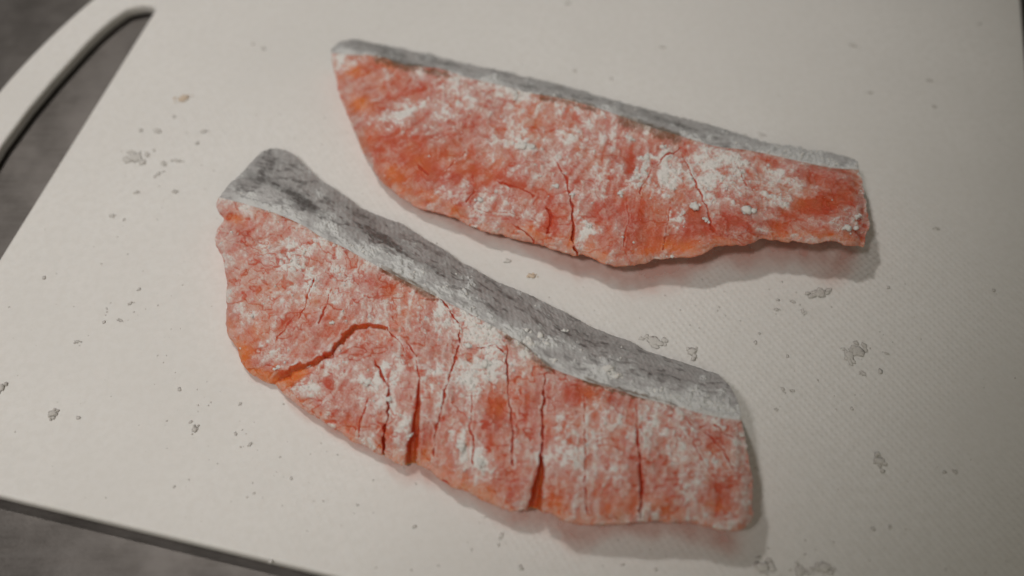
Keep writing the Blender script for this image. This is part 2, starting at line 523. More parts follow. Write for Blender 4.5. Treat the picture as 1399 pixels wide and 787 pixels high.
def build_fillet(cfg):
    R, S, Fe = cfg['ridge'], cfg['skin_edge'], cfg['front']
    N, M, K = cfg['N'], cfg['M'], cfg['K']
    root = thing('salmon_fillet', cfg['label'], 'salmon', tuple(on_board(*cfg['centre'])))
    seed = cfg['seed']
    # ---- flesh
    top, bot = resample(R, N), resample(Fe, N)
    lef, rig = resample(cfg['left'], M), resample(cfg['right'], M)
    G = coons(top, bot, lef, rig)
    u = np.linspace(0, 1, N)[None, :]
    v = np.linspace(0, 1, M)[:, None]
    X, Y = G[..., 0].copy(), G[..., 1].copy()
    edge = np.minimum(np.minimum(u, 1 - u) * 8, 1 - v) * np.ones((M, N))
    # ragged outline
    G[..., 0] += 3.4 * fbm(X / 16, Y / 16, seed + 1, 4) * smooth(0.12, 0.0, edge) * smooth(0, 0.08, v)
    G[..., 1] += 3.4 * fbm(X / 16, Y / 16, seed + 2, 4) * smooth(0.12, 0.0, edge) * smooth(0, 0.08, v)
    hR = np.interp(u, *cfg['h_ridge']) * np.ones((M, N))
    hF = np.interp(u, *cfg['h_front']) * np.ones((M, N))
    h = hR + (hF - hR) * (0.27 * v + 0.43 * v ** 2.4 + 0.30 * v ** 10)
    # ends curve down a little
    h -= 0.0016 * (smooth(0.05, 0, u) + 0.7 * smooth(0.025, 0, 1 - u)) * smooth(0.0, 0.25, v)
    hh = h.copy()
    # soft swellings of the muscle blocks
    dz = 0.0016 * fbm(X / 90, Y / 90, seed + 5, 2) + 0.0006 * fbm(X / 30, Y / 30, seed + 7, 3)
    dz *= smooth(0, 0.1, v)
    # fibres: stretched noise along the local grain
    ang = np.interp(X + 30 * fbm(X / 60, Y / 60, seed + 9, 2), cfg['grain'][0], cfg['grain'][1])
    warp = 10 * fbm(X / 40, Y / 40, seed + 11, 2)
    fib, wsum = 0, 1e-6
    for k, dg in enumerate((-80, -55, -32, -8, 15)):
        wt = np.clip(1 - np.abs(ang - dg) / 25.0, 0, 1)
        ca, sa = math.cos(math.radians(dg)), math.sin(math.radians(dg))
        la, ac = X * ca + Y * sa, -X * sa + Y * ca
        fib = fib + wt * fbm(la / 30, (ac + warp) / 7.5, seed + 13 + 7 * k, 4, 0.6)
        wsum = wsum + wt ** 2
    fib = fib / np.sqrt(wsum)
    clot = fbm(X / 24, Y / 24, seed + 17, 5, 0.68)
    speck = fbm(X / 5.0, Y / 5.0, seed + 19, 3, 0.7)
    broad = fbm(X / 110, Y / 110, seed + 23, 2)
    fl = cfg['flour0'] + 0.34 * fib * cfg['fib'] + 0.24 * clot + 0.26 * speck + 0.26 * broad
    cake = 0.13 + 0.55 * clot + 0.36 * fib + 0.42 * speck + 0.3 * broad
    tint = np.clip(0.25 + 1.1 * fbm(X / 45, Y / 45, seed + 29, 3), 0, 1) * 0.55
    deep = np.clip(0.1 - 0.9 * fbm(X / 30, Y / 30, seed + 31, 3), 0, 1) * 0.6
    for (x, y, rx, ry, an, amt) in cfg['white']:
        g = gauss(X, Y, x, y, rx, ry, an) * (1 + 0.9 * clot)
        fl += 0.6 * amt * g
        cake += 1.15 * amt * g * (1 + 0.8 * speck)
        dz += 0.0005 * amt * np.clip(g, 0, 1)
    for (x, y, rx, ry, an, amt) in cfg['red']:
        g = gauss(X, Y, x, y, rx, ry, an) * (1 + 0.7 * clot)
        fl -= amt * g
        cake -= amt * g
        dz -= 0.0003 * amt * np.clip(g, 0, 1)
    for (x, y, rx, ry, an, amt) in cfg['orange']:
        g = np.clip(gauss(X, Y, x, y, rx, ry, an) * (1 + 0.8 * clot), 0, 1)
        fl -= 0.55 * amt * g
        cake -= 0.5 * amt * g
        tint = np.clip(tint + amt * g, 0, 1)
        deep *= 1 - g
    # thin wet rim of the front edge
    rim = smooth(0.10, 0.0, 1 - v + 0.10 * clot) * np.ones((M, N))
    tint = np.clip(tint + 0.55 * rim, 0, 1)
    rim2 = smooth(0.05, 0.0, 1 - v + 0.06 * clot) * np.ones((M, N))
    fl = fl * (1 - 0.5 * rim2) + 0.62 * 0.5 * rim2
    # flour lies unevenly: fine crumbly relief
    cake = smooth(-0.15, 1.10, cake)
    fclip = np.maximum(0.6 * smooth(0.45, 1.0, fl), cake)
    dz += 0.00012 * fclip * (0.8 + 1.6 * speck) + 0.00012 * speck + 0.00010 * fib
    # fine crackle between the flour crusts
    def ridge_noise(sc, sd):
        n = np.abs(fbm(X / sc + 0.3 * fbm(X / 9, Y / 9, sd + 3, 2), Y / sc, sd, 3))
        return smooth(0.05, 0.0, n)
    ck = np.maximum(ridge_noise(40, seed + 41), 0.9 * ridge_noise(20, seed + 47) * smooth(-0.1, 0.15, broad))
    ck = np.maximum(ck, 0.6 * ridge_noise(11, seed + 43) * smooth(0.1, -0.15, broad))
    ck *= cfg['crackle']
    dz -= 0.00020 * ck
    fl -= 0.55 * ck
    cake -= 0.8 * ck
    deep = np.clip(deep + 0.35 * ck, 0, 1)
    # the splits between the flakes
    df = np.zeros((M, N))
    fat = np.zeros((M, N))
    wx = X + 3.2 * fbm(X / 13, Y / 13, seed + 53, 3)
    wy = Y + 3.2 * fbm(X / 13, Y / 13, seed + 59, 3)
    for cr in cfg['cracks']:
        pts, w0, w1, d0, d1 = cr[:5]
        step = cr[5] if len(cr) > 5 else 0.0
        x0, y0 = np.min(pts, 0) - 40
        x1, y1 = np.max(pts, 0) + 40
        m = (X > x0) & (X < x1) & (Y > y0) & (Y < y1)
        if not m.any():
            continue
        kw = 1.0 if w1 < 5 else 0.4
        d, t, sd = polyline_distance(X[m] + kw * (wx[m] - X[m]), Y[m] + kw * (wy[m] - Y[m]), pts)
        jag = np.clip(1 + (1.7 if w1 < 5 else 0.45) * fbm(X[m] / 8, Y[m] / 8, seed + 61, 3), 0.25, 2)
        wd = (w0 + (w1 - w0) * t) * jag
        dp = (d0 + (d1 - d0) * t) * (0.55 if w1 < 5 else 1.0)
        wd = wd * (cfg['crack_w'] if w1 < 5 else 0.95)
        fade = np.minimum(smooth(0, 0.12, t) + (0.25 if w0 > 1.5 else 0), 1)
        prof = smooth(1.25, 0.25, d / np.maximum(wd, 0.3)) * fade
        df[m] = np.maximum(df[m], prof * dp)
        lip = np.exp(-((d - wd * 1.6 - 1.2) / 1.8) ** 2) * fade
        fl[m] += 0.14 * lip
        dz[m] += 0.00010 * lip
        fl[m] -= 1.6 * prof
        cake[m] -= 1.6 * prof
        cake[m] += 0.15 * lip
        deep[m] = np.clip(deep[m] + (0.4 if max(w0, w1) > 5 else 0.8) * prof, 0, 1)
        tint[m] = tint[m] * (1 - 0.8 * prof) + (0.45 * prof if max(w0, w1) > 5 else 0)
        dz[m] -= 0.0005 * np.exp(-(d / 11) ** 2) * fade * min(dp.max() / 0.003, 1)
        if step:
            low = (sd * np.sign(step) > 0)
            dz[m] -= abs(step) * np.where(low, np.exp(-d / 22), 0) * fade
            dz[m] += 0.35 * abs(step) * np.where(low, 0, np.exp(-d / 14)) * fade
    # a dark, fatty line under parts of the skin
    for pts, wid in cfg['brown']:
        d, t, sd = polyline_distance(X + 5 * speck, Y + 5 * speck, np.array(pts) + [0, 4])
        g = smooth(wid * 2.2, wid * 0.3, d + 3 * clot)
        fat = np.maximum(fat, 0.8 * g)
        fl -= 0.3 * g
        cake -= 0.4 * g
    fl = np.clip(fl, -0.2, 1.15)
    cake = np.clip(cake, 0, 1)
    zb = np.interp(u, *cfg['lift']) * smooth(0.1, 0.9, v) * np.ones((M, N))
    inset = np.maximum(hh - zb, 0.001) * np.interp(u, *cfg['under'])
    inset = inset * np.ones((M, N))
    inset[:, 0] = hh[:, 0] * 0.25
    inset[:, -1] = np.maximum(hh - zb, 0.001)[:, -1] * (0.10 + 0.9 * np.linspace(0, 1, M) ** 3)
    inset[0, :] = 0.0003
    flesh, tw = stitched_body('flesh', G, TOP + h, df, dz, inset, M_FLESH, root,
                              dict(flour=fl, tint=tint, deep=deep, cake=cake, fat=fat), TOP + 0.0002 + zb, TOP + 0.0006)
    # ---- skin
    st = resample(S, N)
    G2 = coons(st, top, resample(cfg['skin_left'], K), resample(cfg['skin_right'], K))
    q = np.linspace(0, 1, K)[:, None]                      # 0 at the far low edge, 1 on the ridge
    X2, Y2 = G2[..., 0].copy(), G2[..., 1].copy()
    G2[..., 1] += 2.0 * fbm(X2 / 14, Y2 / 14, seed + 71, 3) * (1 - q)
    hs = np.interp(u, *cfg['h_skin'])
    hr = h[0][None, :]
    h2 = hs + (hr - hs) * (1 - (1 - q) ** 1.55)
    sl = np.gradient(top[:, 1]) / np.gradient(top[:, 0])
    sl = np.convolve(np.pad(sl, 40, 'edge'), np.ones(81) / 81, 'valid')[:N]
    a2 = np.arctan(sl)[None, :]
    ln = np.r_[0, np.cumsum(np.linalg.norm(np.diff(top, axis=0), axis=1))]
    l2 = ln[None, :] * np.ones((K, 1)) + 0.4 * (Y2 - top[None, :, 1])
    c2 = np.abs(Y2 - top[None, :, 1]) * np.cos(a2) + 6 * fbm(X2 / 40, Y2 / 40, seed + 70, 2)
    streak = fbm(l2 / 30, c2 / 4.0, seed + 73, 4, 0.6)
    dash = smooth(0.12, 0.42, fbm(l2 / 15, c2 / 3.4, seed + 75, 3, 0.6))
    blot = fbm(X2 / 28, Y2 / 18, seed + 79, 4, 0.6)
    sp2 = fbm(X2 / 6, Y2 / 6, seed + 83, 3, 0.6)
    dark = np.clip(0.16 + 0.5 * streak + 0.4 * blot + 0.45 * dash + cfg['skin_dark'] * (0.5 - q), 0, 1)
    fl2 = cfg['skin_flour'] + 0.45 * blot + 0.25 * sp2 + 0.3 * streak - 0.25 * dash + 0.30 * smooth(0.6, 1.0, q + 0.3 * blot)
    brown = np.zeros_like(X2)
    for (x, y, rx, ry, an, amt) in cfg['skin_white']:
        fl2 += amt * gauss(X2, Y2, x, y, rx, ry, an) * (1 + 0.9 * blot)
    for (x, y, rx, ry, an, amt) in cfg['skin_black']:
        g = gauss(X2, Y2, x, y, rx, ry, an) * (1 + 0.9 * streak)
        dark = np.clip(dark + amt * g, 0, 1)
        fl2 -= 0.5 * amt * g
    # scales: a row pattern of shallow arcs
    ph = l2 / 8.5 + 0.5 * np.floor(c2 / 5.5)
    scal = np.abs((ph % 1) - 0.5) * 2
    dz2 = 0.00012 * (1 - scal) * smooth(0.1, -0.1, fl2 - 0.55) + 0.0003 * blot + 0.00012 * sp2 + 0.00012 * streak
    dz2 += 0.0004 * smooth(0.55, 1.0, fl2) * (0.6 + 1.4 * sp2)
    dz2 *= smooth(0, 0.06, 1 - q)
    for pts, wid in cfg['brown']:
        d, t, sd = polyline_distance(X2 + 3 * sp2, Y2 + 3 * sp2, pts)
        g = smooth(wid * 1.3, wid * 0.3, d)
        brown = np.maximum(brown, 0.75 * g)
        fl2 -= 0.5 * g
    fl2 = np.clip(fl2, -0.2, 1.15)
    ins2 = np.full((K, N), 0.0012)
    ins2[-1, :] = 0.0003
    skin, sw = stitched_body('skin', G2, TOP + h2, np.zeros((K, N)), dz2, ins2, M_SKIN, root,
                             dict(flour=fl2, dark=dark, brown=brown), TOP + 0.0002, TOP + 0.0006)
    # ---- loose flour grains clinging to it, and the bigger clumps
    rng = np.random.default_rng(seed)
    spec = []
    for (gx, W, A, cnt) in ((np.stack([X, Y], -1), tw, 0.5 * fl + 0.6 * cake, cfg['grains']), (np.stack([X2, Y2], -1), sw, fl2, cfg['grains'] // 3)):
        w_ = np.clip(A - 0.45, 0, 1).ravel() ** 1.3 + 0.004
        w_ /= w_.sum()
        for i in rng.choice(len(w_), cnt, p=w_):
            r = 0.00007 + 0.00026 * rng.random() ** 4
            c = W.reshape(-1, 3)[i].copy()
            c[2] += r * 0.25
            spec.append((c, r, rng.uniform(0.5, 0.9)))
    g = many_lumps('flour_coating', spec, M_FLOUR, root, ICO1, seed)
    g['kind'] = 'stuff'
    allp = np.vstack([np.stack([X, Y], -1).reshape(-1, 2), np.stack([X2, Y2], -1).reshape(-1, 2)])
    allw = np.vstack([tw.reshape(-1, 3), sw.reshape(-1, 3)])
    for (x, y, rpx, st_, an) in cfg['clumps']:
        i = np.argmin(np.hypot(allp[:, 0] - x, allp[:, 1] - y))
        c = allw[i].copy()
        r = rpx * 0.235 / FPX
        c[2] += r * 0.15
        VV, FF, nn = [], [], 0
        ax = np.array([math.cos(math.radians(-an)), math.sin(math.radians(-an))])
        for k in range(7):
            q = c.copy()
            if k:
                t_ = rng.uniform(-0.8, 0.8)
                q[:2] += ax * t_ * r * st_ + rng.normal(0, 0.3, 2) * r
                q[2] -= 0.12 * r
            vv, ff = lump(q, r * (0.62 if k == 0 else rng.uniform(0.22, 0.5)), 0.6, rng, ICO2, 0.4, 1.2, rng.uniform(0, 6))
            VV.append(vv); FF += (ff + nn).tolist(); nn += len(vv)
        mesh_object('flour_clump', np.vstack(VV), FF, M_FLOUR, root)
    return root

front_fillet = dict(
    label='nearer salmon slice with a broad silver skin band and deep splits between its floured flakes', centre=(650, 480), seed=100,
    N=760, M=330, K=110,
    ridge=[(299, 270), (322, 275), (362, 287), (391, 297), (419, 311), (439, 324), (468, 337), (498, 354), (528, 370), (557, 385), (594, 404),
           (640, 428), (678, 448), (700, 462), (731, 485), (751, 501), (800, 520), (844, 532), (872, 542), (923, 555), (975, 569), (1012, 574)],
    skin_edge=[(349, 215), (360, 207), (376, 203), (392, 206), (402, 212), (414, 225), (439, 247), (463, 262), (491, 282), (515, 294), (550, 307), (582, 327),
               (604, 340), (629, 357), (659, 374), (683, 387), (713, 399), (748, 416), (769, 425), (796, 440), (837, 459), (861, 467), (892, 483), (940, 498), (981, 512)],
    skin_left=[(349, 215), (330, 237), (312, 253), (299, 270)],
    skin_right=[(981, 512), (997, 528), (1009, 550), (1012, 574)],
    left=[(299, 270), (296, 280), (306, 296), (297, 314), (295, 330), (304, 350), (310, 383), (310, 405), (308, 434)],
    front=[(308, 434), (310, 454), (325, 481), (339, 506), (362, 519), (378, 524), (392, 541), (406, 553), (440, 575), (480, 599), (520, 619), (549, 631), (573, 632),
           (594, 646), (614, 660), (640, 672), (663, 682), (697, 694), (720, 694), (751, 699), (768, 708), (802, 713), (836, 715), (866, 713), (900, 711), (920, 712), (958, 716),
           (988, 723), (1012, 723), (1022, 718)],
    right=[(1012, 574), (1015, 584), (1019, 608), (1024, 639), (1027, 673), (1028, 702), (1022, 718)],
    h_ridge=([0, 0.1, 0.4, 0.8, 1], [0.0085, 0.0105, 0.0135, 0.0135, 0.0125]),
    h_front=([0, 0.2, 0.35, 0.55, 0.7, 1], [0.0026, 0.0022, 0.0034, 0.0050, 0.0078, 0.0088]),
    h_skin=([0, 0.15, 1], [0.0030, 0.0025, 0.0030]),
    under=([0, 0.3, 0.6, 1], [0.2, 0.45, 0.9, 1.1]), lift=([0, 0.3, 0.6, 0.8, 1], [0, 0.0003, 0.0018, 0.0040, 0.0052]),
    grain=([300, 420, 520, 1030], [-32, -45, -80, -78]), flour0=0.62, fib=1.0, crack_w=0.6, crackle=0.8,
    white=[(655, 500, 34, 26, 0, .55), (632, 612, 13, 24, 10, .7), (655, 628, 10, 16, 0, .5), (655, 452, 40, 14, 30, .6), (722, 478, 22, 14, 40, .55),
           (425, 335, 28, 8, -25, .45), (400, 365, 16, 12, -30, .45), (425, 372, 8, 22, 15, .4), (500, 515, 30, 20, -40, .40), (545, 555, 14, 40, 0, .30), (590, 535, 16, 40, 8, .35),
           (645, 545, 12, 30, 0, .3), (770, 600, 18, 34, 0, .25), (825, 565, 26, 30, 0, .25), (905, 600, 40, 32, 20, .25), (930, 630, 12, 40, -15, .25), (610, 420, 30, 14, 25, .3),
           (490, 480, 24, 12, -25, .3), (432, 535, 22, 10, 30, .3), (775, 545, 14, 10, 0, .2), (590, 440, 22, 16, 0, .25)],
    red=[(680, 556, 13, 24, 0, .75), (665, 590, 10, 40, 0, .25), (722, 545, 18, 14, 0, .4), (400, 435, 22, 12, -40, .35), (785, 540, 26, 16, 0, .45), (575, 610, 14, 26, 0, .3),
         (525, 590, 12, 26, 0, .3), (700, 655, 26, 30, 0, .3), (610, 655, 26, 12, 25, .3), (865, 690, 8, 22, 0, .5), (890, 640, 18, 22, 0, .25), (975, 610, 22, 16, 35, .35),
         (980, 670, 26, 26, 0, .4), (820, 670, 20, 16, 0, .3), (470, 570, 40, 14, 28, .25), (830, 545, 34, 10, 15, .35), (330, 320, 22, 20, 0, .15), (520, 390, 40, 10, 28, .2)],
    orange=[(318, 297, 16, 9, 0, .8), (332, 480, 16, 20, 40, .8), (360, 512, 20, 8, 20, .8), (400, 512, 26, 7, -25, 1.0), (905, 690, 26, 14, 0, .5), (760, 690, 12, 14, 0, .6),
            (980, 692, 22, 10, 0, .6), (352, 450, 14, 12, 0, .3), (640, 668, 40, 6, 25, .5)],
    cracks=[(np.array([(429, 375), (419, 405), (409, 434)]), 1.2, 1.2, .0009, .0006),
            (np.array([(453, 392), (444, 424), (437, 442)]), 1.2, 1.8, .0009, .0010),
            (np.array([(374, 521), (404, 500), (434, 490), (453, 481), (471, 459), (486, 445), (503, 442), (528, 447)]), 6.0, 1.2, .0011, .0006, 0.0010),
            (np.array([(528, 447), (545, 465), (554, 486)]), 1.2, .8, .0008, .0004),
            (np.array([(511, 486), (520, 514), (531, 531), (531, 557), (524, 597), (521, 622)]), 1.5, 3.4, .0012, .0030),
            (np.array([(503, 543), (491, 574), (490, 594)]), 1.0, 1.4, .0006, .0010),
            (np.array([(551, 460), (569, 486), (573, 520), (572, 545)]), .8, 1.6, .0006, .0012),
            (np.array([(573, 518), (571, 560), (567, 590), (562, 612), (558, 640)]), 0.9, 9.0, .0008, .0024),
            (np.array([(594, 401), (616, 426), (628, 441), (628, 465), (620, 492)]), 1.4, 1.8, .0010, .0012),
            (np.array([(623, 486), (614, 514), (603, 560), (594, 589), (591, 620)]), 1.8, 1.6, .0013, .0010),
            (np.array([(692, 468), (693, 503), (696, 546), (700, 589), (700, 636)]), 1.4, 1.8, .0016, .0014),
            (np.array([(646, 531), (646, 557), (640, 583), (647, 603), (646, 634)]), 1.0, 1.8, .0007, .0010),
            (np.array([(744, 505), (743, 546), (740, 597), (739, 632)]), 1.5, 2.6, .0014, .0022),
            (np.array([(740, 620), (738, 650), (734, 672), (730, 700)]), 2.0, 11.0, .0018, .0034),
            (np.array([(798, 530), (800, 605), (798, 646), (802, 700)]), 1.0, 1.4, .0008, .0010),
            (np.array([(868, 551), (871, 605), (875, 639), (877, 673), (874, 708)]), 1.0, 3.4, .0008, .0028),
            (np.array([(931, 569), (941, 580), (952, 587)]), 1.2, .9, .0008, .0005),
            (np.array([(649, 473), (677, 473), (689, 484)]), .9, .9, .0006, .0006),
            (np.array([(960, 590), (985, 612), (1000, 640)]), 1.2, 1.2, .0006, .0006),
            (np.array([(975, 578), (990, 592), (1004, 600)]), 1.4, 1.2, .0006, .0006),
            (np.array([(945, 600), (965, 640), (990, 668)]), 1.0, 1.2, .0005, .0005),
            (np.array([(604, 652), (616, 662), (622, 668)]), 1.5, 2.2, .0010, .0016),
            (np.array([(375, 462), (392, 445), (402, 428)]), 1.6, 1.2, .0006, .0004)],
    skin_flour=0.38, skin_dark=0.30,
    skin_white=[(700, 462, 50, 12, 35, .55), (735, 462, 20, 12, 20, .6), (830, 512, 18, 12, 20, .7), (640, 415, 50, 16, 30, .45), (560, 370, 40, 12, 30, .45), (940, 545, 60, 14, 14, .65),
                (990, 550, 24, 18, 30, .6), (470, 325, 40, 7, 30, .5), (400, 292, 50, 6, 20, .4), (890, 528, 40, 8, 14, .4), (850, 500, 40, 8, 22, .2), (440, 290, 30, 6, 30, .25)],
    skin_black=[(365, 222, 14, 8, 0, .6), (345, 248, 24, 12, -20, .45), (400, 268, 40, 10, 35, .55), (430, 285, 40, 6, 32, .6), (520, 325, 44, 8, 30, .6), (690, 405, 30, 8, 25, .45),
                (680, 425, 16, 8, 40, .5), (500, 300, 40, 8, 28, .4), (600, 370, 40, 8, 28, .35), (800, 465, 50, 10, 24, .3), (900, 510, 40, 8, 15, .25)],
    brown=[([(522, 365), (557, 383), (594, 402)], 3.0), ([(684, 450), (702, 464), (718, 474), (733, 487)], 3.5), ([(740, 492), (752, 502)], 3.0), ([(800, 518), (850, 532), (925, 554)], 1.6)],
    grains=1300,
    clumps=[(720, 452, 5, 1.2, 0), (738, 458, 6, 1.5, 20), (747, 470, 5, 1.0, 0), (757, 492, 5, 1.0, 0), (830, 505, 9, 1.3, 10), (842, 513, 6, 1.2, 0), (895, 534, 5, 1.6, 10), (668, 447, 5, 1.3, 20),
            (640, 470, 6, 1.2, 0), (662, 498, 8, 1.3, 20), (630, 610, 7, 1.1, 80), (656, 630, 6, 1.1, 80), (533, 548, 5, 1.0, 0), (420, 497, 4, 1.0, 0), (455, 442, 3.5, 1.0, 0), (380, 500, 4, 1.5, -40),
            (503, 523, 6, 1.2, -30), (560, 595, 4, 1.6, -60), (725, 470, 6, 1.5, 60), (770, 452, 4, 1.2, 0)],
)
build_fillet(front_fillet)

back_fillet = dict(
    label='farther salmon slice with a narrow grey skin rim and tail end lifted off the board', centre=(820, 230), seed=300,
    N=720, M=300, K=60,
    ridge=[(453, 73), (477, 75), (502, 75), (527, 80), (547, 88), (571, 91), (599, 93), (626, 102), (658, 111), (685, 117), (717, 126), (759, 133), (804, 144), (846, 158),
           (883, 172), (918, 182), (950, 192), (980, 200), (1022, 205), (1064, 214), (1100, 222), (1137, 229), (1173, 232)],
    skin_edge=[(457, 64), (465, 58), (485, 54), (504, 58), (527, 63), (551, 66), (579, 72), (613, 81), (651, 90), (697, 100), (747, 112), (784, 121), (821, 132), (858, 142), (914, 156),
               (972, 171), (1029, 189), (1086, 202), (1143, 210), (1162, 215)],
    skin_left=[(457, 64), (453, 68), (453, 73)],
    skin_right=[(1162, 215), (1171, 221), (1173, 232)],
    left=[(453, 73), (454, 80), (455, 93), (462, 109), (464, 132), (472, 149), (482, 174), (492, 199)],
    front=[(492, 199), (507, 222), (514, 234), (533, 255), (563, 276), (592, 288), (622, 299), (659, 313), (699, 324), (733, 333), (771, 345), (785, 350), (797, 348), (825, 361), (846, 363),
           (867, 361), (896, 355), (929, 351), (956, 347), (983, 335), (1008, 334), (1025, 330), (1041, 325), (1078, 325), (1106, 330), (1134, 328), (1162, 332), (1180, 333)],
    right=[(1173, 232), (1177, 246), (1181, 267), (1187, 290), (1188, 308), (1184, 326), (1180, 333)],
    h_ridge=([0, 0.1, 0.5, 0.8, 1], [0.0075, 0.0100, 0.0130, 0.0130, 0.0120]),
    h_front=([0, 0.25, 0.42, 0.6, 0.72, 1], [0.0045, 0.0042, 0.0052, 0.0062, 0.0085, 0.0098]),
    h_skin=([0, 0.2, 1], [0.0030, 0.0030, 0.0035]),
    under=([0, 0.3, 0.6, 1], [0.4, 0.75, 1.1, 1.3]), lift=([0, 0.25, 0.5, 0.75, 1], [0, 0.0012, 0.0030, 0.0058, 0.0068]),
    grain=([450, 620, 760, 900, 1000, 1190], [-28, -38, -60, -75, 20, 8]), flour0=0.57, fib=1.15, crack_w=0.5, crackle=0.5,
    white=[(575, 140, 40, 10, -25, .4), (555, 160, 30, 8, -30, .35), (620, 150, 40, 12, -25, .35), (715, 202, 13, 9, 0, .6), (965, 238, 16, 24, -20, .6), (992, 265, 26, 24, 0, .4), (892, 215, 22, 8, -20, .6),
           (872, 250, 10, 20, 25, .4), (920, 302, 16, 14, 20, .55), (705, 128, 40, 10, 14, .35), (830, 170, 40, 14, 15, .45), (760, 180, 40, 20, 0, .2), (900, 250, 24, 30, -20, .3),
           (665, 265, 20, 14, 0, .25), (1050, 270, 34, 8, 30, .4), (1040, 230, 40, 8, 15, .3), (1155, 310, 18, 12, 0, .5), (610, 235, 8, 24, 20, .3), (465, 83, 8, 8, 0, .5), (805, 320, 12, 18, 0, .25),
           (925, 232, 18, 16, 0, .3), (985, 215, 30, 8, 20, .3), (960, 260, 12, 30, -15, .3)],
    red=[(580, 228, 24, 14, 35, .5), (647, 250, 8, 30, 0, .5), (600, 215, 34, 22, -30, .25), (700, 252, 40, 7, 20, .45), (752, 300, 8, 20, 0, .6), (856, 285, 26, 26, 0, .40), (965, 312, 18, 12, 30, .6),
         (950, 288, 14, 8, 0, .5), (1110, 282, 44, 14, -12, .75), (1150, 260, 26, 20, 0, .5), (862, 225, 9, 22, 0, .4), (880, 325, 16, 18, 0, .2), (1065, 305, 20, 8, 0, .4), (905, 325, 40, 10, 0, .4),
         (820, 300, 16, 20, 0, .2), (1010, 305, 16, 10, 0, .4), (790, 250, 20, 24, 0, .15), (1090, 240, 40, 8, 8, .3), (545, 180, 30, 12, -35, .15)],
    orange=[(490, 140, 20, 14, 10, .9), (484, 98, 16, 9, 0, .6), (500, 190, 14, 26, 60, .5), (540, 240, 22, 12, 40, .6), (590, 270, 30, 9, 25, .55), (622, 290, 9, 8, 0, .7), (730, 322, 14, 9, 30, .6),
            (805, 335, 12, 14, 0, .4), (930, 335, 40, 9, -8, .6), (780, 330, 6, 16, 0, .7), (1120, 318, 50, 7, 0, .45), (530, 88, 24, 6, 12, .4), (565, 205, 18, 18, 0, .3)],
    cracks=[(np.array([(753, 207), (771, 240), (781, 272), (783, 299), (782, 330), (786, 354)]), .8, 3.2, .0005, .0028),
            (np.array([(746, 282), (755, 297), (752, 306), (748, 318)]), 1.8, 3.2, .0012, .0016),
            (np.array([(637, 279), (664, 290), (694, 292), (719, 297), (731, 304)]), 1.4, 1.2, .0009, .0008, -0.0004),
            (np.array([(679, 250), (694, 254), (709, 257), (729, 268)]), 2.0, 2.0, .0005, .0005),
            (np.array([(647, 237), (648, 262), (637, 276)]), 1.6, 1.6, .0006, .0007),
            (np.array([(931, 207), (951, 252), (963, 282), (976, 316)]), .8, 2.6, .0005, .0010),
            (np.array([(931, 200), (905, 217), (889, 232), (880, 252), (874, 267)]), 2.2, 1.2, .0008, .0007),
            (np.array([(915, 282), (911, 302), (905, 342)]), .9, 1.2, .0006, .0008),
            (np.array([(854, 272), (858, 302), (852, 338)]), 1.0, 1.0, .0006, .0006),
            (np.array([(1004, 222), (1010, 236), (1019, 257)]), .9, .9, .0005, .0005),
            (np.array([(566, 222), (584, 238)]), 2.4, 2.4, .0006, .0006),
            (np.array([(592, 250), (615, 228), (636, 205)]), .9, 1.2, .0005, .0005),
            (np.array([(700, 306), (716, 316), (728, 330)]), 1.0, 1.4, .0005, .0008)],
    skin_flour=0.38, skin_dark=0.1,
    skin_white=[(900, 168, 60, 6, 15, .2), (1100, 215, 70, 12, 10, .75), (1000, 192, 50, 8, 14, .45), (560, 78, 24, 5, 10, .45), (700, 112, 60, 6, 15, .25), (470, 70, 14, 5, 0, .4), (1150, 222, 24, 12, 10, .5)],
    skin_black=[(510, 66, 40, 7, 10, .6), (545, 82, 36, 4, 12, .6), (600, 86, 30, 5, 10, .4), (900, 162, 70, 8, 15, .35), (960, 180, 40, 6, 15, .3), (760, 124, 50, 6, 14, .25)],
    brown=[([(515, 77), (545, 87), (575, 91), (610, 98)], 3.0), ([(740, 130), (800, 142), (812, 146)], 2.6), ([(850, 160), (885, 172), (925, 184)], 5.0)],
    grains=1100,
    clumps=[(1019, 290, 10, 1.1, 0), (950, 283, 9, 1.5, -5), (714, 203, 9, 1.2, 20), (703, 128, 8, 1.1, 70), (884, 214, 7, 1.5, -15), (880, 237, 6, 1.2, 60), (861, 187, 5, 1.2, 30), (847, 266, 5, 1.2, 60),
            (761, 256, 5, 1.0, 0), (655, 273, 6, 1.2, 20), (1172, 295, 5, 1.4, -20), (920, 358, 4, 2.0, 0), (870, 245, 4.5, 1.3, 60), (782, 268, 4, 1.0, 0), (965, 300, 4, 1.4, 50), (905, 200, 5, 1.5, -20),
            (1158, 312, 7, 1.4, 0)],
)
build_fillet(back_fillet)

